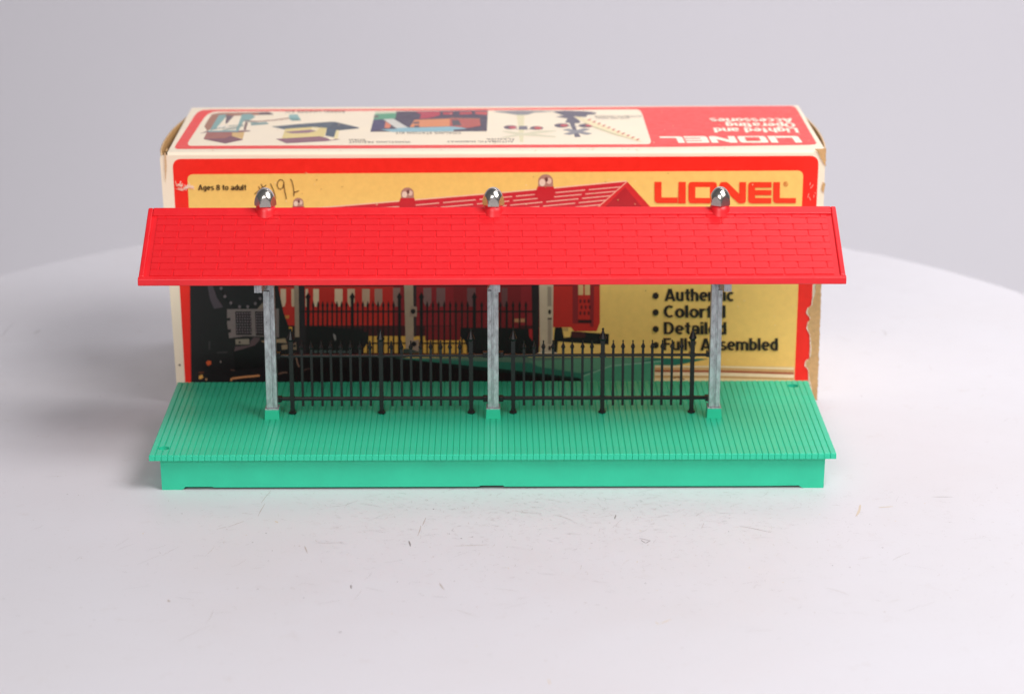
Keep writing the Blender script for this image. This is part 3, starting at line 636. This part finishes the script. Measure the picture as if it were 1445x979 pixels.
# crossing gate
P(k4((280, 92), (420, 84), (640, 92), (735, 105), (720, 122), (640, 128), (630, 150), (500, 145), (560, 185), (570, 210), (510, 215), (540, 300), (575, 352), (515, 355), (500, 300), (460, 210), (415, 205), (440, 165), (320, 148), (400, 135)), '#66606c', 4)
for st in ([(415, 275), (540, 300), (665, 325)], [(430, 328), (530, 300), (640, 270)]): pr.line(k4(*st), .0042, '#8f8c90', 6)
pr.disc(*k4((380, 236))[0], 10.5, 2.9, '#5c5260', 6, 16); pr.disc(*k4((405, 236))[0], 5.5, 2.0, '#c05258', 7, 12); pr.disc(*k4((630, 238))[0], 10.5, 2.6, '#5c5260', 6, 16); pr.disc(*k4((660, 236))[0], 5.5, 1.9, '#c05258', 7, 12); pr.line(k4((430, 245), (560, 245)), .0008, '#8a8890', 6)
P(k4((510, 140), (650, 172), (1170, 380), (1190, 402), (1150, 396), (680, 235), (560, 180)), '#efdfb4', 7); P(k4((600, 205), (720, 240), (1150, 395), (900, 325), (700, 255)), '#d3c69c', 6)
for k in range(11): x, y = 662+k*49.2, 178+k*20.2; P(k4((x-20, y+8), (x+2, y-9), (x+22, y-8), (x, y+9)), '#c8503c', 8)
pr.build('product_picture', top)
pr = Print('T'); rr = random.Random(11)
for k in range(60):
    x = rr.uniform(300, 1145); y = rr.uniform(209.6, 213.5) if k % 2 else rr.uniform(158, 207)
    pr.disc(x, y, rr.uniform(.5, 1.3), rr.uniform(.25, .5), rr.choice(('#d8b890', '#f6e6cc', '#caa880')), 9, 6)
pr.poly(ragged(k1((135, 500), (148, 470), (160, 480), (150, 505)), .3, 2, 1.5), M_TORN, 9)
pr.build('scuff_mark', top)

# ------------------------------------------------------------------ the toy station platform
toy = empty('toy_station_platform', (0, 0, 0), 'toy railway station platform with red shingled roof, green deck and black picket fences', 'toy platform')
PW = 0.10511; PL = 0.305; ZS = 0.01734; TS = 0.00261; ZB = ZS-TS
# base skirt
bx = 0.14793; fy = 0.0496; wt = 0.0016
mb = MB()
fp = [(-bx+.0003, 0), (-.1388, 0), (-.1380, .0004), (-.1372, .0014), (-.125, .0014), (-.1245, .0011), (-.0061, .0011), (-.0058, .0016), (.0046, .0016), (.0049, .0011), (.120, .0010), (.1365, .0012), (.1376, .0004), (.1384, 0), (bx-.0003, 0), (bx, ZB), (-bx, ZB)]
mb.prism(fp, 'y', -fy, -fy+wt); mb.prism(fp, 'y', fy-wt, fy)
for sx in (-1, 1):
    x0, x1 = sorted((sx*bx, sx*(bx-wt))); mb.box(x0, x1, -fy+wt, fy-wt, 0.0003, ZB)
base = mb.build('base', M_GREEN, toy)
mb = MB(); mb.box(-PL/2+.0006, PL/2-.0006, -PW/2+.0006, PW/2-.0006, ZB+.00005, ZB+.0006)
deck = mb.build('deck', M_GREEN, toy)
# planks
NP = 111; PP = PL/NP
def plank_mesh(name):
    g = .00002; c = .00034; w2 = PP/2
    sec = [(-w2+g, ZB), (w2-g, ZB), (w2-g, ZS-c*1.1), (w2-g-c, ZS), (-w2+g+c, ZS), (-w2+g, ZS-c*1.1)]
    ys = [(-PW/2, 0), (-PW/2+.0003, 1), (PW/2-.0003, 1), (PW/2, 0)]
    mb = MB(); vs = []; fs = []; n = 6
    for y, full in ys:
        for (x, z) in sec: vs.append((x if full else x*(1-.00020/w2), y, z if full or z < ZS-c*1.2 else z-.00025))
    for i in range(3):
        for k in range(n): fs.append((i*n+k, i*n+(k+1) % n, (i+1)*n+(k+1) % n, (i+1)*n+k))
    fs += [tuple(range(n))[::-1], tuple(range(3*n, 4*n))]
    mb.add(vs, fs); return mb.mesh(name, M_GREEN)
pm = plank_mesh('plank')
HOLES = ((-.1470, -.0430), (.1443, .0442))
def cut(o, hx, hy):
    mbc = MB(); mbc.lathe([(.0026, ZB-.002), (.0026, ZS+.003)], (hx, hy, 0), 24)
    c = link('cutter', mbc.mesh('cutter', M_GREEN))
    md = o.modifiers.new('hole', 'BOOLEAN'); md.object = c; md.operation = 'DIFFERENCE'; md.solver = 'EXACT'
    bpy.context.view_layer.update()
    me = bpy.data.meshes.new_from_object(o.evaluated_get(bpy.context.evaluated_depsgraph_get()))
    o.modifiers.clear(); o.data = me; bpy.data.objects.remove(c)
for i in range(NP):
    x = -PL/2+PP*(i+.5)
    o = link('plank', pm, deck); o.location.x = x
    for hx, hy in HOLES:
        if abs(x-hx) < .0026+PP/2: cut(o, hx, hy)

for hx, hy in HOLES: cut(deck, hx, hy)

# posts
POSTX = (-.1020, .00014, .1023)
YF = .0046
def post(px, mir, arm, ribx):
    mb = MB(); zt = .1085
    sec = [(-.00255, .0222), (.00255, .0222), (.00255, .0790), (-.0003, .0832), (-.0003, zt), (-.00255, zt)]
    if mir: sec = [(-x, z) for x, z in sec]
    mb.prism(sec, 'y', -.0019, .0020)
    for x0, x1 in ((-.00255, -.0001-.0003+ribx), (.0003+ribx, .00255)):                    # two front ribs with a groove between
        x0, x1 = x0+.00003, x1-.00003
        zz = (.0788, .0812) if not mir else (.0812, .0788)
        lo = .0224
        t0 = .0800 if (x0 < 0) == (not mir) else .0785
        mb.prism([(x0, lo), (x1, lo), (x1, t0), (x0, t0+(.003 if (x0 < 0) == (not mir) else 0))], 'y', -.0026, -.0019)
    mb.box(-.0021, .0021, .0020, .0034, .0224, .1050)                                        # rear web that carries the fence
    o = mb.build('post', M_ZINC, toy, bevel=.0002); o.location.x = px
    mb = MB(); mb.box(-.0032, .0032, -.0035, .0035, .02185, .02225); p = mb.build('base_plate', M_ZINC, o, bevel=.0001)
    mb = MB(); mb.box(-.0035, .0035, -.0039, .0039, ZS-.0002, .02183, None, (-.0032, .0032, -.0035, .0035)); mb.build('footing', M_GREEN, o, bevel=.00025)
    for s in (-1, 1):
        mb = MB()
        mb.prism([(s*.0026, .0790), (s*.0338, .0872), (s*.0338, .0930), (s*.0300, .0945), (s*.0026, .0850)], 'x', arm-.0009, arm+.0009)
        mb.box(arm-.0017, arm+.0017, min(s*.0338, s*.0349), max(s*.0338, s*.0349), .0869, .0932)
        mb.box(arm-.0004, arm+.0004, min(s*.0349, s*.0354), max(s*.0349, s*.0354), .0869, .0932)
        mb.build('bracket_arm', M_ZINC, o, bevel=.00015)
    return o
post(POSTX[0], True, -.0015, .0009); post(POSTX[1], True, .0016, -.0002); post(POSTX[2], False, .0017, .0002)

# fences
def picket_mesh(heavy):
    mb = MB()
    if heavy:
        mb.box(-.00095, .00095, -.0009, .0009, .0192, .0528)
        mb.lathe([(.0010, 0), (.0019, .0012), (.0015, .0022), (.0006, .0043), (.0004, .0049), (.0006, .0054), (.0005, .0059), (.0001, .0062)], (0, 0, .0524), 10)
        mb.box(-.0014, .0014, -.0012, .0012, .0447, .0462); mb.box(-.0012, .0012, -.0011, .0011, .0238, .0256)
    else:
        mb.box(-.00058, .00058, -.0005, .0005, .0211, .0488)
        mb.lathe([(.0006, 0), (.00105, .0007), (.0009, .0013), (.0003, .0026), (.00025, .0032), (.00045, .0036), (.0001, .0041)], (0, 0, .0486), 8)
    return mb.mesh('fence_post' if heavy else 'picket', M_BLACK)
PKT, HVY = picket_mesh(False), picket_mesh(True)
mbf = MB(); mbf.lathe([(.0015, 0), (.0018, .0003), (.0018, .0009), (.0012, .0013), (.0012, .0020)], (0, 0, ZS-.0001), 12); FOOT = mbf.mesh('foot', M_BLACK)
def fence(xs, xa, xb):
    mb = MB(); mb.box(xa, xb, -.0009, -.0001+.0009, .0449, .0460)
    f = mb.build('fence', M_BLACK, toy, bevel=.0002); f.location.y = YF
    mb = MB(); mb.box(xa, xb, -.0009, .0009, .0239, .0254); mb.build('rail', M_BLACK, f, bevel=.0002)
    for x in (xa, xb):
        for z in (.0447, .0233): mb = MB(); mb.box(x-.0011, x+.0011, -.0018, .0013, z, z+.0026); mb.build('clip', M_BLACK, f, bevel=.0003)
    for x in xs:
        o = link('fence_post', HVY, f); o.location.x = x
        q = link('foot', FOOT, f); q.location.x = x
    for a, b in zip(xs, xs[1:]):
        for k in range(8):
            o = link('picket', PKT, f); o.location.x = (a+b)/2+(k-3.5)*.00450
            o.rotation_euler.y = random.uniform(-.004, .004)
    return f
fence((-.0931, -.0517, -.0101), -.0990, -.0035); fence((.0094, .0508, .0923), .0038, .0996)

# roof
EY, RZ, EZ, LO = .0413, .1170, .0950, .0921
SL = math.hypot(EY, RZ-EZ); ty, tz = EY/SL, (RZ-EZ)/SL         # unit vector down the slope
RL = .1552; REC = .0009
def sp(s, n, sgn=-1):       # point at distance s down the slope, n above the rim plane
    return (sgn*(s*ty+n*tz), RZ-s*tz+n*ty)
mb = MB()
tk = -.0024
sec = [sp(.0, -REC), sp(SL-.0010, -REC), sp(SL-.0014, tk)]
inner = [sp(.0006, tk)]
shell = [(0, RZ-REC/ty), sp(SL-.0008, -REC), (sp(SL-.0008, -REC)[0], LO+.0004), (sp(SL-.0030, 0)[0], LO+.0004), sp(SL-.0040, tk), (0, RZ+tk/ty)]
for sgn in (1, -1):
    mb.prism([(sgn*y, z) for y, z in shell], 'x', -RL+.0003, RL-.0003)
roof = mb.build('roof', M_RED, toy)
mb = MB()
cap_ = [(0, RZ), sp(.0047, 0), sp(.0049, -REC-.0001), (0, RZ-REC/ty-.0001)]; cap_ += [(-y, z) for y, z in cap_[1:3]][::-1]
mb.prism(cap_[:1]+cap_[1:3]+cap_[3:4]+cap_[4:], 'x', -RL+.0024, RL-.0024)
mb.build('ridge_cap', M_RED, roof, bevel=.0003)
for sgn in (-1, 1):
    mb = MB(); e = EY; top_in = sp(SL-.0017, .00004); 
    sec = [(sgn*abs(sp(SL-.0018, 0)[0]), sp(SL-.0018, 0)[1]), (sgn*EY, EZ), (sgn*EY, LO), (sgn*(EY-.0006), LO-.0002), (sgn*abs(sp(SL-.0026, -REC)[0]), sp(SL-.0026, -REC)[1]-.0002)]
    mb.prism(sec, 'x', -RL-.0002, RL+.0002); mb.build('eave_lip', M_RED, roof, bevel=.00055)
    mb = MB()
    for sy in (1, -1):
        sec = [(0, RZ+.00003), sp(SL-.0019, .00003), sp(SL-.0019, -REC-.0008), (0, RZ-(REC+.0008)/ty)]
        mb.prism([(sy*y, z) for y, z in sec], 'x', min(sgn*(RL), sgn*(RL-.0023)), max(sgn*RL, sgn*(RL-.0023)))
    mb.build('gable_rim', M_RED, roof, bevel=.0005)
    mb = MB(); q = [(0, RZ-.0028), sp(SL-.0040, -.0024), (-sp(SL-.0040, -.0024)[0], sp(SL-.0040, -.0024)[1])]
    mb.prism(q, 'x', min(sgn*(RL-.004), sgn*(RL-.0052)), max(sgn*(RL-.004), sgn*(RL-.0052))); mb.build('gable_wall', M_RED, roof)
# shingles: ten courses on each slope
SH = .0128; FX = .1508; X0 = .0004
_sm = {}
def shingle_geo(w, hgt, mb, cx=0, cy=0, sgn=None):
    """in slope coordinates: x along the ridge, y = s, z = height above the recessed field"""
    g = .00028; c = .00016
    x0, x1 = -w/2+g, w/2-g; t0, t1 = .00030, .00044
    vs = [(x0, 0, -.0002), (x1, 0, -.0002), (x1, hgt, -.0002), (x0, hgt, -.0002), (x0+c, 0, t0), (x1-c, 0, t0), (x1-c, hgt-.00015, t1), (x0+c, hgt-.00015, t1)]
    fs = [(0, 3, 2, 1), (4, 5, 6, 7), (0, 1, 5, 4), (1, 2, 6, 5), (2, 3, 7, 6), (3, 0, 4, 7)]
    return vs, fs
ROWS = []
prev = .0047
for i in range(10):
    e = .00700+.00411*i; ROWS.append((prev+(.0002 if i == 0 else 0), e)); prev = e
def courses():
    for i, (s0, s1) in enumerate(ROWS):
        off = X0 if i % 2 == 1 else X0+SH/2
        xs = [off+SH*k for k in range(-14, 15)]
        xs = [-FX]+[x for x in xs if -FX+.0012 < x < FX-.0012]+[FX]
        for a, b in zip(xs, xs[1:]): yield (a+b)/2, b-a, s0, s1-s0
# slope frame -> world
def slope_matrix(sgn):
    n = Vector((0, sgn*tz, ty)); d = Vector((0, sgn*ty, -tz)); x = Vector((1, 0, 0))
    o = Vector((0, 0, RZ))-n*REC
    return Matrix(((x.x, d.x, n.x, o.x), (x.y, d.y, n.y, o.y), (x.z, d.z, n.z, o.z), (0, 0, 0, 1)))
MS = slope_matrix(-1); MN = slope_matrix(1)
mbb = MB()
for cx, w_, s0, hgt in courses():
    key = (round(w_, 5), round(hgt, 5))
    if key not in _sm:
        q = MB(); q.add(*shingle_geo(w_, hgt, q)); _sm[key] = q.mesh('shingle', M_RED)
    o = link('shingle', _sm[key], roof)
    o.matrix_local = MS @ Matrix.Translation((cx, s0, random.uniform(-.00003, .00003)))
    vs, fs = shingle_geo(w_, hgt, None); M4 = MN @ Matrix.Translation((cx, s0, 0)); mbb.add([M4 @ Vector(v) for v in vs], fs)
o = mbb.build('shingle', M_RED, roof); o['kind'] = 'stuff'
# bosses and domed nuts
for px, rot in ((POSTX[0]-.0003, radians(4)), (.0005, radians(0)), (.1028, radians(31))):
    mb = MB(); mb.lathe([(.0060, 0), (.0052, .0030), (.0046, .0052), (.0042, .0070), (.0039, .0072)], (px, -.0004, .1108), 36)
    b = mb.build('boss', M_RED, roof, smooth=False)
    for p in b.data.polygons: p.use_smooth = len(p.vertices) == 4
    # acorn nut: a hexagon cut by a domed profile, so that each flat ends in an arch
    mb = MB(); R = .00495; z0 = .1186; seg = 72; zs_ = [.11805, .1183]+[.1188+.0002*k for k in range(19)]+[.1228+.0004*k for k in range(8)]+[.12585, .1261, .1263]
    zs_ = [z for z in zs_ if z < z0+.0077]
    vs = []; fs = []
    for j, z in enumerate(zs_):
        pr_ = .0050*math.sqrt(max(0.0, 1-(max(0, z-z0)/.0077)**2)); pr_ -= .0003 if j == 0 else 0
        for k in range(seg):
            a = 2*pi*k/seg; aa = (a % (pi/3))-pi/6
            r = min(R*cos(pi/6)/cos(aa)-(.0002 if j == 0 else 0), pr_)
            vs.append((px+r*cos(a+rot), -.0006+r*sin(a+rot), z))
    for j in range(len(zs_)-1):
        for k in range(seg): fs.append((j*seg+k, j*seg+(k+1) % seg, (j+1)*seg+(k+1) % seg, (j+1)*seg+k))
    fs.append(list(range(seg))[::-1]); fs.append([(len(zs_)-1)*seg+k for k in range(seg)]); mb.add(vs, fs)
    nut = mb.build('domed_nut', M_CHROME, roof, smooth=True)
    for p in nut.data.polygons:
        if abs(p.normal.z) < .03 or abs(p.normal.z) > .98: p.use_smooth = False
